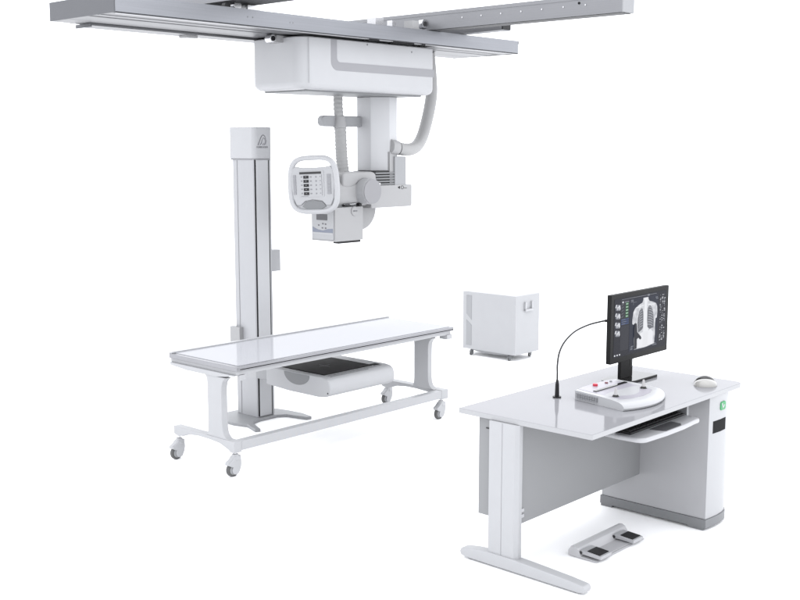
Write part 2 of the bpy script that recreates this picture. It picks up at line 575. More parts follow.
d = mb("white").cyl((5.712, 5.485, 1.706), (5.712, 5.60, 1.706), .092, bevel=.004, seg=40)
d.use("disc").cyl((5.712, 5.478, 1.706), (5.712, 5.4848, 1.706), .089, bevel=.003, seg=40)
d.build("end_disc", tb)
mb("steel").cyl((5.86, 5.56, 1.742), (5.86, 5.56, 1.762), .012, seg=12).box(5.82, 5.87, 5.555, 5.575, 1.742, 1.752, .003).build("lock_lever", ts)
# rotating ring behind the collimator
m = mb("warm").cyl((5.82, 5.70, 1.575), (5.82, 5.86, 1.575), .165, bevel=.02, seg=40)
m.build("rotation_ring", ts)
# collimator
co = mb("warm").box(5.432, 5.712, 5.58, 5.822, 1.356, 1.596, .008)
co = co.build("collimator", ts)
f = mb("film_white").prism(rrect(5.592, 5.812, 1.368, 1.585, .012, 4), 'x', 5.4265, 5.4325)
f.use("lcd").box(5.4245, 5.4268, 5.655, 5.765, 1.505, 1.548)
f.use("bluegrey").prism([(5.598, 1.418), (5.598, 1.448), (5.65, 1.444), (5.70, 1.431), (5.75, 1.436), (5.805, 1.455), (5.805, 1.418)], 'x', 5.4248, 5.4268)
f.use("bright").box(5.4248, 5.4268, 5.598, 5.806, 1.404, 1.415)
f.use("print_grey")
for yy, z in ((5.70, 1.480), (5.672, 1.478), (5.742, 1.468), (5.705, 1.450), (5.672, 1.449)):
    f.box(5.4248, 5.4268, yy - .007, yy + .007, z - .005, z + .005)
f.build("display_panel", co)
mb("black").box(5.47, 5.69, 5.585, 5.64, 1.340, 1.3558).build("light_window", co)
m = mb("warm").cyl((5.625, 5.5735, 1.566), (5.625, 5.5805, 1.566), .034, bevel=.003)
m.use("print_grey").box(5.605, 5.632, 5.5725, 5.574, 1.562, 1.572).box(5.637, 5.647, 5.5725, 5.574, 1.562, 1.572)
m.build("rating_badge", co)
m = mb("mid").box(5.47, 5.70, 5.60, 5.80, 1.5965, 1.615, .003)
m.use("black").box(5.52, 5.585, 5.575, 5.60, 1.604, 1.613, .002).box(5.665, 5.69, 5.57, 5.60, 1.60, 1.622, .002)
m.use("steel").cyl((5.52, 5.585, 1.617), (5.64, 5.585, 1.619), .005, seg=8)
m.build("latch_plate", ts)

# ---- control panel with its ring handle (turned a little toward the viewer)
pc = Vector((5.26, 5.615, 1.762))
def panel_M():
    return Matrix.Translation(pc) @ Matrix.Rotation(radians(14), 4, 'Z') @ Matrix.Rotation(radians(-2.5), 4, 'X') @ Matrix.Diagonal((1, 1.2, 1, 1))
# local frame: u runs along -y (picture right), z up, facing -x
def pu(u, z, x=0.0):
    return (x, -u, z)
ring = []
def superell(a, b, k, n=64, top=0.0):
    out = []
    for i in range(n):
        t = 2 * pi * i / n
        c, s = cos(t), sin(t)
        out.append((a * math.copysign(abs(c) ** k, c), b * math.copysign(abs(s) ** k, s)))
    return out
rp = superell(.159, .186, .52)
m = mb("bright").tube([pu(u * (1 - .05 * (z > 0) * z / .186), z) for u, z in rp], .0175, 12, True)
pn = m.xform(panel_M()).build("ring_handle", ts)
body = [(-.148, .10), (-.125, .128), (-.08, .120), (0, .118), (.08, .120), (.122, .128), (.142, .10),
        (.146, 0), (.138, -.09), (.118, -.142), (.085, -.142), (.06, -.112), (0, -.102), (-.06, -.112), (-.09, -.142), (-.118, -.140), (-.138, -.09), (-.150, 0)]
m = mb("white").prism([(-u, z) for u, z in body], 'x', -.012, .03, .007, 3)
pb = m.xform(panel_M()).build("panel_body", ts)
m = mb("film_white").prism(rrect(-.078, .092, -.083, .096, .006, 3), 'x', -.0145, -.012)
m.use("dark").box(-.0160, -.0146, -.062, .086, .074, .090)
for k in range(5):
    z = .055 - k * .0285
    m.use("black").box(-.0160, -.0146, .024, .060, z - .011, z + .009)
    m.use("film_white").box(-.0168, -.0161, .038, .048, z - .001, z + .001)
    m.use("print_pale").box(-.0160, -.0146, .068, .078, z - .003, z + .006).box(-.0160, -.0146, .004, .016, z - .005, z + .004)
    m.box(-.0160, -.0146, -.03, -.022, z - .006, z + .004).box(-.0160, -.0146, -.058, -.05, z - .002, z + .003)
m.use("print_pale").box(-.0160, -.0146, .03, .08, -.079, -.076)
m.use("print_pale").box(-.0160, -.0146, -.066, -.064, -.075, .07)
sc_ = m.xform(panel_M()).build("touch_screen", pb)
m = mb("inlay")
for k in range(6):
    z = .06 - k * .023
    m.box(-.0155, -.012, -.125, -.100, z - .0103, z + .0103, .002, 2)
m.xform(panel_M()).build("key_column", pb)
m = mb("inlay")
for k in range(6):
    z = .06 - k * .023
    m.box(-.0155, -.012, .113, .131, z - .0103, z + .0103, .002, 2)
m.xform(panel_M()).build("key_column", pb)
for sgn in (-1, 1):
    w_ = mb("white").prism([(sgn * .136, -.105), (sgn * .158, -.12), (sgn * .160, .12), (sgn * .136, .105)], 'x', -.006, .016, .004)
    w_.xform(panel_M()).build("side_web", ts)
web = [(sgn * y, z) for sgn, pts in ((1, [(.12, -.06), (.156, -.06), (.154, -.12), (.140, -.158), (.10, -.176), (.05, -.182)]), (-1, [(.05, -.182), (.10, -.176), (.140, -.158), (.154, -.12), (.156, -.06), (.12, -.06)])) for y, z in pts]
m = mb("white").prism(web, 'x', .002, .014, .002)
m.xform(panel_M()).build("lower_web", ts)
m = mb("mid").prism([(-.082, -.150), (-.058, -.117), (0, -.107), (.058, -.117), (.082, -.150), (.05, -.168), (0, -.172), (-.05, -.168)], 'x', -.005, .0018, .002)
m.xform(panel_M()).build("grip_insert", ts)
m = mb("white").box(.028, .19, -.05, .05, -.06, .04, .01)
m.xform(panel_M()).build("panel_bracket", ts)

# ================================================================== wall stand with tray detector
wsd = thing("wall_stand", "tall white upright detector stand with logo header standing behind the patient table", "wall stand", (5.28, 6.25, 0))
# foot plate with two forward prongs
foot = [(4.985, 6.285), (4.985, 6.20), (5.02, 6.09), (4.968, 5.94), (5.005, 5.925), (5.075, 6.085), (5.12, 6.13), (5.20, 6.15), (5.36, 6.15), (5.42, 6.11),
        (5.462, 5.93), (5.505, 5.925), (5.53, 6.05), (5.52, 6.20), (5.50, 6.30), (5.36, 6.50), (5.15, 6.50)]
mb("grey").prism(foot, 'z', 0.0, .022, .004).build("foot_plate", wsd)
cl = mb("alu_z").prism([(5.213, 6.187), (5.36, 6.187), (5.363, 6.19), (5.363, 6.44), (5.35, 6.455), (5.235, 6.455), (5.208, 6.425), (5.205, 6.33), (5.205, 6.195)], 'z', .0225, 1.934, .002, 2).build("column", wsd)
mb("gap").box(5.2115, 5.2205, 6.1815, 6.1865, .03, 1.930).box(5.3375, 5.3455, 6.1815, 6.1865, .03, 1.930).build("track_seal", cl)
mb("cover").box(5.2215, 5.3365, 6.180, 6.1868, .03, 1.930, .001).build("front_cover", cl)
mb("white").box(5.3465, 5.3625, 6.182, 6.1868, .03, 1.930, .001).build("edge_strip", cl)
mb("grey").box(5.2035, 5.2052, 6.372, 6.376, .03, 1.93).build("side_seam", cl)
hd = mb("bright").prism(rrect(5.201, 5.367, 6.174, 6.459, [.034, .012, .02, .02], 8), 'z', 1.936, 2.166, .008, 3).build("header", wsd)
mb("inlay").prism(rrect(5.203, 5.365, 6.176, 6.457, [.034, .012, .02, .02], 8), 'z', 1.927, 1.9358).build("header_lip", wsd)
# emblem: hooked arch over a rounded bowl, with a line of small lettering below
def ribbon(pts, w):
    """flat stroke on a y-facing surface"""
    L = []
    R = []
    for i, p in enumerate(pts):
        a = Vector(pts[max(i - 1, 0)])
        b = Vector(pts[min(i + 1, len(pts) - 1)])
        d = (b - a).normalized()
        nrm = Vector((-d.y, d.x)) * (w if not hasattr(w, '__len__') else w[i])
        L.append(Vector(p) + nrm)
        R.append(Vector(p) - nrm)
    return [tuple(v) for v in L] + [tuple(v) for v in reversed(R)]
e = mb("print_grey")
lx, lz = 5.279, 2.030
e.prism(ribbon([(lx - .040, lz + .004), (lx - .026, lz + .030), (lx - .014, lz + .056), (lx - .002, lz + .073), (lx + .010, lz + .078), (lx + .024, lz + .070), (lx + .036, lz + .052)],
               [.0035, .003, .003, .003, .0025, .0025, .001]), 'y', 6.1725, 6.1745)
e.use("print_pale").prism(ribbon([(lx + .012, lz + .058), (lx + .028, lz + .050), (lx + .035, lz + .034), (lx + .030, lz + .016), (lx + .016, lz + .004)],
               [.0015, .005, .007, .006, .0015]), 'y', 6.1725, 6.1745)
e.use("print_grey").prism(ribbon([(lx - .022, lz + .004), (lx - .006, lz + .020), (lx - .002, lz + .038), (lx + .010, lz + .056)], [.002, .003, .002, .001]), 'y', 6.1725, 6.1745)
e.prism(ribbon([(lx + .004, lz + .004), (lx + .010, lz + .014), (lx + .018, lz + .016)], .002), 'y', 6.1725, 6.1745)
e.build("emblem", hd)
tcu = bpy.data.curves.new("lettering", 'FONT')
tcu.body = "FOMSLAGEM"
tcu.size = .0185
tcu.align_x = 'CENTER'
tcu.extrude = .0006
tcu.materials.append(W["print_grey"])
tmp = bpy.data.objects.new("lettering_curve", tcu)
COL.objects.link(tmp)
bpy.context.view_layer.update()
lme = bpy.data.meshes.new_from_object(tmp.evaluated_get(bpy.context.evaluated_depsgraph_get()))
bpy.data.objects.remove(tmp)
bpy.data.curves.remove(tcu)
lme.name = "lettering"
lme.materials.clear()
lme.materials.append(W["print_grey"])
to = bpy.data.objects.new("lettering", lme)
COL.objects.link(to)
to.parent = hd
to.rotation_euler = (radians(90), 0, 0)
to.location = Vector((lx, 6.1730, lz - .016)) - world_loc(hd)
mb("white").box(5.3635, 5.478, 6.22, 6.30, 1.10, 1.26, .006).use("dark").box(5.37, 5.385, 6.23, 6.25, 1.261, 1.272).build("side_box", wsd)
mb("warm").box(5.17, 5.2045, 6.34, 6.45, .49, .69, .008).build("rear_carriage", wsd)
# carriage and tray detector
ca = mb("white").box(5.115, 5.30, 6.04, 6.1795, .352, .502, .006).build("carriage", wsd)
mb("grey").prism(rrect(5.06, 5.46, 5.74, 6.045, [.03, .03, .02, .02], 4), 'z', .368, .486, .01).build("detector_arm", wsd)
# housing: loft along y of cross sections in x/z with rounded nose at the front (-y)
dt = MB().use("white")
prof = [(5.83, .365), (5.83, .488), (5.76, .497), (5.27, .497), (5.222, .490), (5.198, .472), (5.186, .445), (5.184, .420), (5.190, .392), (5.205, .372), (5.23, .362), (5.30, .352), (5.60, .352)]
dt.prism(prof, 'x', 4.985, 5.625, .010, 3, 40)
dh = dt.build("detector_housing", wsd)
mb("grid").prism(rrect(5.03, 5.50, 5.285, 5.76, .006, 3), 'z', .4965, .5015, .001).use("mark").box(5.20, 5.30, 5.512, 5.516, .5012, .5018).box(5.248, 5.252, 5.46, 5.57, .5012, .5018).build("bucky_cover", dh)
rec = [(y, z) for y, z in [(5.382, .487)] + [(5.51 + .128 * cos(a), .487 - .078 * sin(a)) for a in [pi - pi * k / 16 for k in range(1, 16)]] + [(5.638, .487)]]
mb("mid").prism(rec, 'x', 4.9825, 4.9862).build("side_grip", dh)
m = mb("mid").box(5.04, 5.56, 5.252, 5.262, .4965, .4988).box(5.04, 5.40, 5.228, 5.237, .4905, .4945)
m.use("gap").box(5.505, 5.565, 5.275, 5.325, .4965, .4995, .001)
m.build("control_strip", dh)
mb("dark").cyl((4.984, 5.205, .392), (4.986, 5.205, .392), .006, seg=10).build("screw", dh)

# ================================================================== casters (shared mesh, local coordinates)
def make_caster(scale, parent, loc, hood_key="white"):
    """wheel axis along local y, stem up; origin on the floor under the wheel"""
    c = bpy.data.objects.new("caster", None)
    c.empty_display_size = .03
    COL.objects.link(c)
    c.parent = parent
    c.location = Vector(loc) - world_loc(parent)
    s = scale
    ax = -.028 * s
    m = mb("steel").cyl((0, 0, .150 * s), (0, 0, .19 * s), .012 * s, seg=12)
    m.use(hood_key).cyl((0, 0, .118 * s), (0, 0, .163 * s), .033 * s, .024 * s, bevel=.006 * s)
    hood = [(.032, .150), (.036, .095), (.030, .060), (.012, .025), (-.012, .014), (-.032, .020), (-.044, .036), (-.046, .052),
            (-.038, .072), (-.058, .080), (-.076, .090), (-.073, .108), (-.048, .120), (-.020, .148)]
    m.prism([(x * s, z * s) for x, z in hood], 'y', -.026 * s, -.017 * s, .003 * s)
    m.prism([(x * s, z * s) for x, z in hood], 'y', .017 * s, .026 * s, .003 * s)
    m.prism([(x * s, z * s) for x, z in [(.034, .150), (.036, .105), (-.035, .101), (-.076, .088), (-.074, .110), (-.048, .122), (-.020, .148)]], 'y', -.017 * s, .017 * s, .002 * s)
    o = m.build("fork", None)
    o.parent = c
    m = mb("tyre").cyl((ax, -.0155 * s, .0505 * s), (ax, .0155 * s, .0505 * s), .050 * s, bevel=.006 * s, seg=32)
    m.use("grey").cyl((ax, -.0165 * s, .0505 * s), (ax, .0165 * s, .0505 * s), .034 * s, seg=24)
    w_ = m.build("wheel", None)
    w_.parent = c
    return c

# ================================================================== patient table
pt = thing("patient_table", "long white mobile X-ray table on casters with a glossy flat top", "X-ray table", (5.2, 5.5, 0))
TX0, TX1, TY0, TY1 = 4.185, 6.262, 5.170, 5.862
top = mb("alu_rim").prism(rrect(TX0, TX1, TY0, TY1, .012, 3), 'z', .664, .6935, .003).build("tabletop", pt)
mb("glass").prism(rrect(TX0 + .030, TX1 - .030, TY0 + .022, TY1 - .035, .006, 3), 'z', .6930, .6965).build("top_sheet", top)
m = mb("bright").box(TX0 + .004, TX1 - .004, TY1 - .032, TY1 - .002, .6945, .704, .003)
m.build("rear_rail", top)
m = mb("gap").box(TX0 + .03, TX1 - .012, TY0 - .0012, TY0 + .002, .672, .677)
m.build("edge_groove", top)
mb("white").box(TX0 + .012, TX1 - .03, TY0 + .012, TY1 - .012, .640, .6635, .004).build("underframe", pt)
def table_end(x0, x1, px0, px1):
    # cross arm under the top
    mb("white").prism([(5.187, .634), (5.187, .6395), (5.845, .6395), (5.845, .636), (5.82, .622), (5.66, .610), (5.37, .610), (5.27, .622), (5.215, .632)], 'x', x0, x1, .005).build("cross_arm", pt)
    # flared post
    yl, yr = 5.455, 5.315
    fr = .05
    pts = [(yr - fr, .615)] + [(yr - fr * (1 - sin(a)) * 1.0, .615 - fr * 1.2 * (1 - cos(a))) for a in [pi / 2 * k / 6 for k in range(1, 7)]]
    pts = [(yr - fr, .612), (yr - fr * .55, .600), (yr - fr * .22, .580), (yr - fr * .05, .553), (yr, .52), (yr, .31), (yr - fr * .08, .275), (yr - fr * .3, .248), (yr - fr * .7, .229), (yr - fr * 1.2, .221),
           (yl + fr * .6, .221), (yl + fr * .25, .229), (yl + fr * .06, .25), (yl, .29), (yl, .54), (yl + fr * .05, .575), (yl + fr * .2, .597), (yl + fr * .5, .612)]
    mb("white").prism(pts, 'x', px0, px1, .008, 3, 40).build("post", pt)
    # foot beam with arched underside
    m = mb("white").prism([(5.195, .150), (5.195, .222), (5.815, .222), (5.815, .168), (5.78, .160), (5.72, .166), (5.66, .188), (5.56, .198), (5.46, .198), (5.34, .190), (5.26, .165), (5.235, .150)], 'x', x0, x1, .006)
    m.build("foot_beam", pt)
table_end(4.176, 4.236, 4.180, 4.228)
table_end(6.150, 6.228, 6.130, 6.178)
mb("white").box(4.2365, 6.1495, 5.198, 5.252, .160, .218, .006).build("long_bar", pt)
mb("white").box(4.215, 4.262, 5.176, 5.196, .605, .638, .004).build("corner_cap", pt)
mb("white").box(6.185, 6.245, 5.176, 5.250, .605, .6395, .012).build("corner_cap", pt)
c0 = make_caster(.86, pt, (4.203, 5.795, 0))
for (x, y) in ((4.205, 5.222), (6.175, 5.224), (6.275, 5.86)):
    copy_tree(c0, pt, Vector((x, y, 0)) - world_loc(pt))

# ================================================================== generator cabinet
gc = thing("generator_cabinet", "small white boxy generator cabinet on casters with a slanted grey side vent", "cabinet", (8.5, 6.43, 0))
gb = mb("white").box(8.306, 8.690, 6.112, 6.748, .064, .628, .006).build("cabinet_body", gc)
def vent(poly):
    mb("grey").prism(poly, 'x', 8.3035, 8.3065).build("vent_panel", gb)
    m = mb("mid")
    ys = [p[0] for p in poly]
    k = min(ys) + .010
    return m
vent([(6.706, .592), (6.640, .592), (6.640, .352), (6.706, .412)])
vent([(6.706, .352), (6.640, .302), (6.640, .100), (6.706, .100)])
m = mb("bright").box(8.440, 8.462, 6.094, 6.1115, .490, .562, .006).box(8.545, 8.567, 6.094, 6.1115, .490, .562, .006).box(8.440, 8.567, 6.090, 6.106, .474, .494, .006)
m.build("handle", gb)
mb("grey").prism([(6.14, .0635), (6.24, .050), (6.33, .040), (6.53, .040), (6.62, .05), (6.70, .0635)], 'x', 8.33, 8.66).build("base_skirt", gc)
g0 = make_caster(.40, gc, (8.335, 6.655, 0), "mid")
for (x, y) in ((8.345, 6.20), (8.660, 6.19), (8.660, 6.68)):
    copy_tree(g0, gc, Vector((x, y, 0)) - world_loc(gc))

# ================================================================== desk
dk = thing("desk", "white operator desk with a T-shaped leg and a side pedestal cabinet", "desk", (4.85, 2.97, 0))
DX0, DX1, DY0, DY1 = 4.1015, 5.617, 2.587, 3.359
tp = mb("desk").prism(rrect(DX0, DX1, DY0, DY1, [.008, .05, .04, .008], 6), 'z', .725, .75, .0025)
for f in tp.bm.faces:
    if abs(f.normal.z) < .4:
        tp.use("deskedge")
        f.material_index = tp.cur
tp.build("desktop", dk)
mb("grey").box(4.135, 4.165, 2.65, 3.30, .716, .7246).build("support_rail", dk)
# T leg
lg = mb("white").prism([(4.088, 3.1545), (4.088, 3.08), (4.0925, 3.077), (4.088, 3.074), (4.088, 3.002), (4.104, 2.984), (4.1285, 2.984), (4.1285, 3.1545)], 'z', .055, .7245, .0015, 2, 30).build("leg_post", dk)
ft = [(2.598, .012), (2.592, .030), (2.602, .046), (2.70, .055), (2.90, .066), (3.00, .070), (3.15, .070), (3.24, .064), (3.315, .052), (3.325, .034), (3.318, .016), (3.29, .010), (2.63, .008)]
lf = mb("white").prism(ft, 'x', 4.078, 4.138, .006, 3, 40).build("leg_foot", dk)
for y in (2.64, 3.27):
    mb("warm").cyl((4.108, y, 0), (4.108, y, .012), .018, seg=16).build("glide_pad", lf)
m = mb("panel").box(4.132, 5.2465, 3.000, 3.250, .232, .7245, .002)
mp = m.build("modesty_panel", dk)
mb("dark").box(4.1285, 4.1315, 3.16, 3.205, .668, .674).build("bracket", mp)
for z in (.262, .290):
    mb("bright").box(4.14, 4.162, 2.995, 2.9998, z, z + .016, .002).build("panel_clip", mp)
# pedestal
pl = [(5.2475, 2.600), (5.30, 2.594), (5.36, 2.591), (5.42, 2.594), (5.47, 2.604), (5.505, 2.622), (5.525, 2.65), (5.53, 2.69), (5.53, 3.238), (5.2475, 3.238)]
pd = mb("white").prism(pl, 'z', .0625, .7245, .002, 2, 50)
for f in pd.bm.faces:
    if f.normal.x < -.9:
        pd.use("pedside")
        f.material_index = pd.cur
pd = pd.build("pedestal", dk, angle=25)
plp = [(5.241, 2.594), (5.30, 2.588), (5.36, 2.585), (5.422, 2.588), (5.474, 2.599), (5.510, 2.618), (5.531, 2.648), (5.536, 2.69), (5.536, 3.244), (5.241, 3.244)]
m = mb("mid").prism(plp, 'z', .014, .062, .002, 2, 50)
m.box(5.245, 5.49, 2.610, 2.70, 0, .0138, .001).box(5.245, 5.49, 3.17, 3.24, 0, .0138, .001)
m.build("plinth", pd, angle=25)
mb("gap").prism([(5.285, 2.5945), (5.36, 2.5895), (5.425, 2.5935), (5.425, 2.600), (5.36, 2.596), (5.285, 2.600)], 'z', .524, .590).build("recessed_handle", pd)
m = mb("green").prism(rrect(5.350, 5.408, .638, .684, .012, 4), 'y', 2.586, 2.5965, .003)
m.use("bright").prism([(5.357, .677), (5.366, .677), (5.382, .652), (5.373, .646)], 'y', 2.5848, 2.5875).prism([(5.373, .646), (5.382, .652), (5.394, .664), (5.387, .669)], 'y', 2.5848, 2.5875)
gsk = m.xform(Matrix.Translation((5.37, 2.594, 0)) @ Matrix.Rotation(radians(0.5), 4, 'Z') @ Matrix.Translation((-5.37, -2.594, 0)))
gsk.build("green_sticker", pd)
# pull-out keyboard tray
tr = mb("bright").prism([(4.52, 2.86), (4.505, 2.70), (4.507, 2.64)] + arc(4.56, 2.615, .052, 190, 262, 5) + [(4.72, 2.552), (4.90, 2.552), (5.02, 2.562)] + arc(5.055, 2.60, .038, 280, 360, 5) + [(5.10, 2.66), (5.10, 2.86)], 'z', .628, .652, .010, 4).build("keyboard_tray", dk)
mb("lcd").prism([(4.70, 2.640), (4.715, 2.575), (4.73, 2.562), (4.875, 2.562), (4.905, 2.58), (4.91, 2.640)], 'z', .6515, .6545, .001).build("wrist_pad", tr)
mb("grey").box(4.505, 4.521, 2.72, 2.86, .645, .7245, .003).build("tray_bracket", tr)
mb("grey").box(5.095, 5.115, 2.65, 2.86, .645, .7245, .003).build("tray_bracket", tr)

# keyboard on the tray
kb = thing("keyboard", "black keyboard lying in the pull-out tray under the desktop edge", "keyboard", (4.8, 2.71, .6525))
m = mb("black").prism([(2.652, .6527), (2.652, .662), (2.79, .676), (2.79, .6527)], 'x', 4.545, 5.075, .003).build("case", kb)
m = mb("black")
for r in range(5):
    for c in range(16):
        x = 4.555 + c * .0318
        y = 2.664 + r * .024
        z = .6637 + r * .0024
        m.box(x, x + .028, y, y + .020, z, z + .006, .0015, 1)
m.build("keys", kb)

# ---- console on the desk
cs = thing("control_console", "low white control console with red button and two joysticks in front of the monitor", "control console", (4.8, 2.88, .7502))
def xl(y):          # left and right outline of the body at depth y
    return 4.632 - .055 * (3.05 - y) / .35
stations = []
N_ = 24
for i in range(N_ + 1):
    t = i / N_
    xf = 4.583 + t * .425          # front
    xb = 4.640 + t * .375          # back
    yf = 2.715 - .060 * sin(pi * min(1, max(0, t))) ** .8 + .015 * t
    yb = 3.055 - .02 * (1 - sin(pi * t))
    z0 = .7505
    sec = [(0.0, 0.0), (0.0, .046), (.03, .0485), (.55, .046), (.80, .0415), (.90, .037), (.955, .030), (.985, .021), (1.0, .012), (.99, .003), (.97, 0.0)]
    if t in (0, 1):
        pass
    stations.append([(xb + (xf - xb) * u, yb + (yf - yb) * u, z0 + h_) for u, h_ in sec])
m = MB().use("bright").loft(stations)
cb = m.build("console_body", cs, angle=40)
# recessed lavender top panel with curved front border
rim = [(4.672, 3.035), (4.655, 2.95), (4.640, 2.80), (4.64, 2.765), (4.70, 2.742), (4.79, 2.732), (4.88, 2.742), (4.935, 2.765), (4.955, 2.81), (4.972, 2.95), (4.985, 3.035), (4.93, 3.045), (4.73, 3.045)]
m = MB().use("lav")
def ztop(y):
    u = (3.05 - y) / .37
    return .7505 + (.0485 if u < .1 else .0485 - .0025 * (u - .1) / .45 if u < .55 else .046 - .0045 * (u - .55) / .25 if u < .8 else .0405) + .0012
vs = [m.bm.verts.new((x, y, ztop(y))) for x, y in rim]
vb = [m.bm.verts.new((x, y, ztop(y) - .006)) for x, y in rim]
fs = [m.bm.faces.new(vs)]
for i in range(len(rim)):
    j = (i + 1) % len(rim)
    fs.append(m.bm.faces.new((vs[i], vs[j], vb[j], vb[i])))
bmesh.ops.recalc_face_normals(m.bm, faces=fs)
m._fin(fs)
m.build("top_panel", cb)
mb("gloss_black").box(4.675, 4.975, 2.932, 2.950, .796, .8035, .002).build("slot_bar", cb)
mb("red").cyl((4.792, 3.012, .797), (4.792, 3.012, .812), .013, bevel=.003).build("red_button", cb)
mb("maroon").cyl((4.888, 3.005, .797), (4.888, 3.005, .806), .009, bevel=.002).build("dark_button", cb)
mb("mid").cyl((4.936, 3.008, .797), (4.936, 3.008, .805), .007, bevel=.002).build("grey_button", cb)
for x, y in ((4.668, 2.815), (4.932, 2.812)):
    m = mb("gloss_black").cyl((x, y, .791), (x, y, .803), .020, .015, bevel=.003)
    m.use("clear").cyl((x, y, .803), (x, y, .840), .0095, .005, bevel=.002)
    m.build("joystick", cb)
m = mb("inlay")
for k in range(9):
    for r in range(3):
        y = 3.015 - k * .0155
        x = 4.6325 - .057 * (3.04 - y) / .34
        m.box(x - .0016, x + .004, y - .006, y + .006, .764 + r * .0095, .7705 + r * .0095)
m.build("vent_grille", cb)

# ---- gooseneck microphone
mc = thing("gooseneck_microphone", "black gooseneck microphone rising from the desk and curving behind the monitor", "microphone", (4.618, 3.129, .7502))
m = mb("black").cyl((4.618, 3.129, .7503), (4.618, 3.129, .757), .022, bevel=.002).cyl((4.618, 3.129, .757), (4.618, 3.129, .825), .0115, .0095, bevel=.002).cyl((4.618, 3.129, .825), (4.618, 3.129, .843), .0085, .006)
m.build("base", mc)
P = smooth_path([(4.618, 3.129, .84), (4.613, 3.126, .88), (4.611, 3.125, .925), (4.627, 3.125, .985), (4.675, 3.125, 1.035), (4.765, 3.125, 1.075), (4.887, 3.125, 1.094), (5.003, 3.125, 1.098), (5.06, 3.125, 1.097)], 8)
mb("dark").tube(P, .0048, 10).build("gooseneck", mc)
mb("black").cyl((5.055, 3.125, 1.097), (5.13, 3.125, 1.090), .0075, .009, bevel=.002).build("capsule", mc)

# ---- monitor
mo = thing("monitor", "black flat monitor on a stand showing a chest radiograph", "monitor", (5.24, 3.06, .7502))
MX0, MX1, MZ0, MZ1, MY = 4.958, 5.562, .882, 1.252, 3.030
mbody = mb("bezel").prism(rrect(MX0, MX1, MZ0, MZ1, .006, 3), 'y', MY, MY + .026, .003)
mbody.prism(rrect(MX0 + .12, MX1 - .12, MZ0 + .06, MZ1 - .06, .02, 3), 'y', MY + .026, MY + .055, .006)
md = mbody.build("display_case", mo)
SX0, SX1, SZ0, SZ1 = MX0 + .030, MX1 - .028, MZ0 + .030, MZ1 - .024
sw, sh = SX1 - SX0, SZ1 - SZ0
scr = MB()
def quad(key, u0, u1, v0, v1, lvl):
    poly(key, [(u0, v0), (u1, v0), (u1, v1), (u0, v1)], lvl)
def poly(key, pts, lvl):
    y = MY - .0008 - .0004 * lvl
    scr.use(key)
    vv = [scr.bm.verts.new((SX0 + u * sw, y, SZ0 + v_ * sh)) for u, v_ in pts]
    f = scr.bm.faces.new(vv)
    f.normal_update()
    if f.normal.y > 0:
        f.normal_flip()
    scr._fin([f])
quad("s_bg", 0, 1, 0, 1, 0)
quad("s_panel", .115, .275, .10, .52, 1)
quad("s_panel", .115, .275, .53, .97, 1)
quad("s_view", .283, .835, .045, .955, 1)
quad("s_grey", .13, .80, .968, .976, 1)
quad("s_grey", .62, .66, .955, .985, 2)
# thumbnails down the left edge
for v0 in (.80, .655, .50, .36):
    poly("s_grey", [(.02, v0 + .02), (.05, v0 + .095), (.085, v0 + .10), (.098, v0 + .04), (.08, v0 - .005), (.04, v0)], 2)
    poly("s_white", [(.012, v0 + .05), (.022, v0 + .10), (.045, v0 + .108), (.04, v0 + .085), (.028, v0 + .05)], 3)
    poly("s_white", [(.07, v0 + .075), (.10, v0 + .09), (.108, v0 + .02), (.09, v0 - .01), (.085, v0 + .04)], 3)
    poly("s_bone", [(.038, v0 + .055), (.072, v0 + .065), (.078, v0 + .03), (.05, v0 + .018)], 3)
    poly("s_bg", [(.048, v0 + .045), (.066, v0 + .05), (.064, v0 + .036), (.05, v0 + .033)], 4)
# green parameter keys
for r in range(5):
    v0 = .905 - r * .052
    quad("s_green", .205, .255, v0 - .036, v0, 2)
    quad("s_white", .213, .226, v0 - .028, v0 - .010, 3)
    quad("s_white", .236, .247, v0 - .026, v0 - .012, 3)
    poly("s_grey", [(.125, v0 - .03), (.135, v0 - .03), (.170, v0 - .004), (.160, v0 - .004)], 2)
quad("s_white", .14, .165, .912, .938, 2)
quad("s_grey", .185, .265, .915, .93, 2)
for r in range(3):
    quad("s_blue", .125, .268, .615 - r * .036, .638 - r * .036, 2)
    quad("s_grey", .14, .20 + .02 * (r % 2), .624 - r * .036, .631 - r * .036, 3)
for k in range(3):
    quad("s_white", .012 + k * .045, .035 + k * .045, .028, .052, 2)
# right-hand column of small text, corner annotations
import random
rnd = random.Random(4)
for r in range(40):
    v0 = .93 - r * .0205
    for k in range(3):
        if rnd.random() < .72:
            u0 = .868 + k * .04 + rnd.uniform(0, .01)
            quad("s_grey" if rnd.random() < .5 else "s_white", u0, u0 + rnd.uniform(.012, .03), v0 - rnd.uniform(.008, .012), v0, 2)
for u0, v0 in ((.30, .90), (.30, .925), (.78, .90), (.79, .875), (.31, .10), (.31, .075), (.32, .125), (.74, .06), (.76, .085), (.78, .06)):
    quad("s_grey", u0, u0 + .045, v0, v0 + .012, 2)
quad("s_grey", .345, .349, .84, .93, 2)
quad("s_grey", .345, .41, .885, .89, 2)
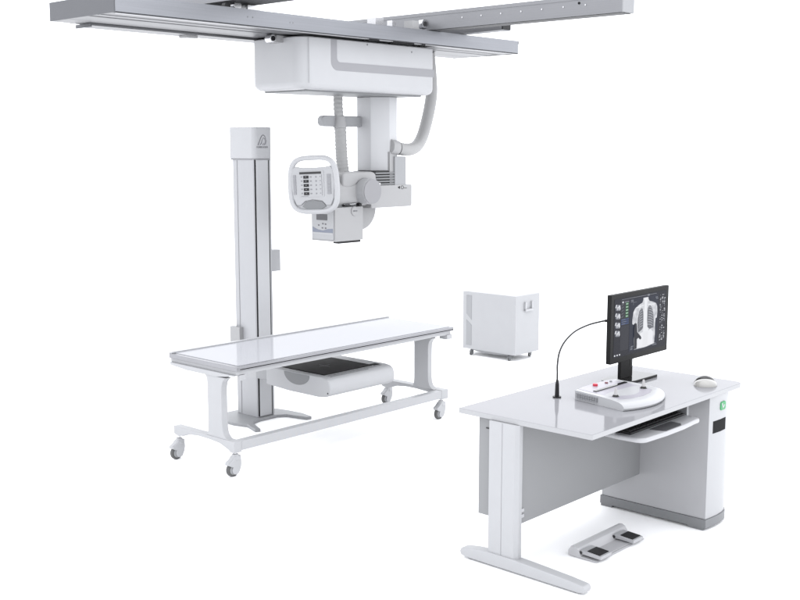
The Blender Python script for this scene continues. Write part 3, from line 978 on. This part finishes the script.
# radiograph
torso = [(.38, .065), (.372, .25), (.385, .45), (.40, .54), (.36, .50), (.335, .52), (.335, .60), (.352, .72), (.385, .785), (.45, .825), (.52, .855), (.535, .90), (.535, .935), (.635, .935),
         (.64, .895), (.66, .86), (.73, .835), (.79, .80), (.815, .74), (.822, .64), (.815, .54), (.79, .53), (.782, .42), (.785, .25), (.775, .09), (.60, .060)]
poly("s_tissue", torso, 3)
poly("s_bone", [(.545, .07), (.55, .50), (.56, .80), (.548, .93), (.622, .93), (.612, .80), (.618, .5), (.65, .36), (.64, .07)], 4)
poly("s_bone", [(.44, .08), (.45, .25), (.50, .33), (.56, .34), (.62, .33), (.70, .36), (.745, .30), (.745, .09)], 4)
lungL = [(.452, .345), (.435, .46), (.438, .60), (.462, .71), (.492, .765), (.522, .755), (.540, .69), (.545, .55), (.543, .42), (.522, .385), (.49, .365)]
lungR = [(.628, .41), (.622, .55), (.622, .69), (.640, .765), (.668, .785), (.705, .745), (.735, .64), (.752, .50), (.752, .375), (.715, .375), (.675, .365)]
poly("s_lung", lungL, 5)
poly("s_lung", lungR, 5)
for k in range(8):
    b = .42 + k * .043
    wl = .028 if k > 6 else .012
    poly("s_rib", [(.446 + wl, b - .025), (.48, b + .012), (.537 - .003 * k, b + .030), (.537 - .003 * k, b + .044), (.48, b + .028), (.446 + wl, b - .008)], 6)
    poly("s_rib", [(.628 + .003 * k, b + .030), (.69, b + .014), (.742 - wl, b - .022), (.742 - wl, b - .006), (.69, b + .030), (.628 + .003 * k, b + .044)], 6)
poly("s_bone", [(.40, .775), (.55, .80), (.55, .815), (.40, .795)], 7)
poly("s_bone", [(.62, .815), (.76, .80), (.76, .782), (.62, .80)], 7)
# dark marker lying over the arm
poly("s_dark", [(.375, .07), (.365, .42), (.38, .52), (.415, .515), (.43, .36), (.50, .275), (.515, .235), (.49, .215), (.455, .255), (.425, .24), (.425, .075)], 8)
scr.build("screen_image", md)
st = mb("bezel").box(5.165, 5.285, 3.086, 3.106, .766, .98, .006)
st = st.build("stand_post", mo)
mb("black").box(5.262, 5.28, 3.0845, 3.0865, .82, .875).build("cable_slot", st)
base = [(5.075, 3.095), (5.078, 3.05)] + arc(5.17, 3.06, .10, 200, 255, 5) + [(5.24, 2.985), (5.42, 2.985), (5.425, 2.99), (5.425, 3.16), (5.10, 3.16), (5.085, 3.13)]
base = [(5.068, 3.120), (5.072, 3.08), (5.095, 3.045), (5.135, 3.022), (5.19, 3.010), (5.42, 3.006), (5.425, 3.011), (5.425, 3.168), (5.42, 3.173), (5.13, 3.173), (5.09, 3.160), (5.073, 3.143)]
mb("gloss_black").prism(base, 'z', .7503, .765, .003).build("stand_base", mo)

# ---- mouse
ms = thing("computer_mouse", "pearl white mouse with a black back shell at the right end of the desk", "mouse", (5.385, 2.73, .7502))
mbod = MB().use("pearl").dome((5.40, 2.705, .7505), .068, .060, .036, 32, 10).build("shell", ms, angle=60)
MB().use("gloss_black").dome((5.428, 2.722, .7505), .062, .058, .046, 32, 10).build("back_shell", ms, angle=60)

# ================================================================== foot switch
fs_ = thing("foot_switch", "white double foot pedal with black treads on the floor under the desk", "foot pedal", (4.68, 2.87, 0))
ridge = [(2.958, .003), (2.958, .03), (2.945, .052), (2.925, .056), (2.905, .048), (2.893, .03), (2.885, .012), (2.800, .009), (2.790, .003)]
fp = mb("pedgrey").prism([(y - 0.02, z) for y, z in ridge], 'x', 4.462, 4.918, .003, 2)
fb = fp.build("base", fs_)
m = mb("pedgrey").box(4.52, 4.88, 2.782, 2.858, .0115, .014, .001)
m.build("floor_mat", fb)
for x0, x1 in ((4.470, 4.568), (4.778, 4.872)):
    p = mb("bright").prism([(2.752, .018), (2.752, .036), (2.87, .044), (2.87, .022)], 'x', x0, x1, .004).build("pedal", fs_)
    zz0 = .0375
    tm = mb("black").prism([(2.764, .0362), (2.764, .0402), (2.836, .0450), (2.836, .0412)], 'x', x0 + .008, x1 - .008, .001)
    tm.build("tread", p)
    mb("dark").cyl((x0 - .004, 2.868, .03), (x0 - .0005, 2.868, .03), .008, seg=12).build("hinge_pin", p)
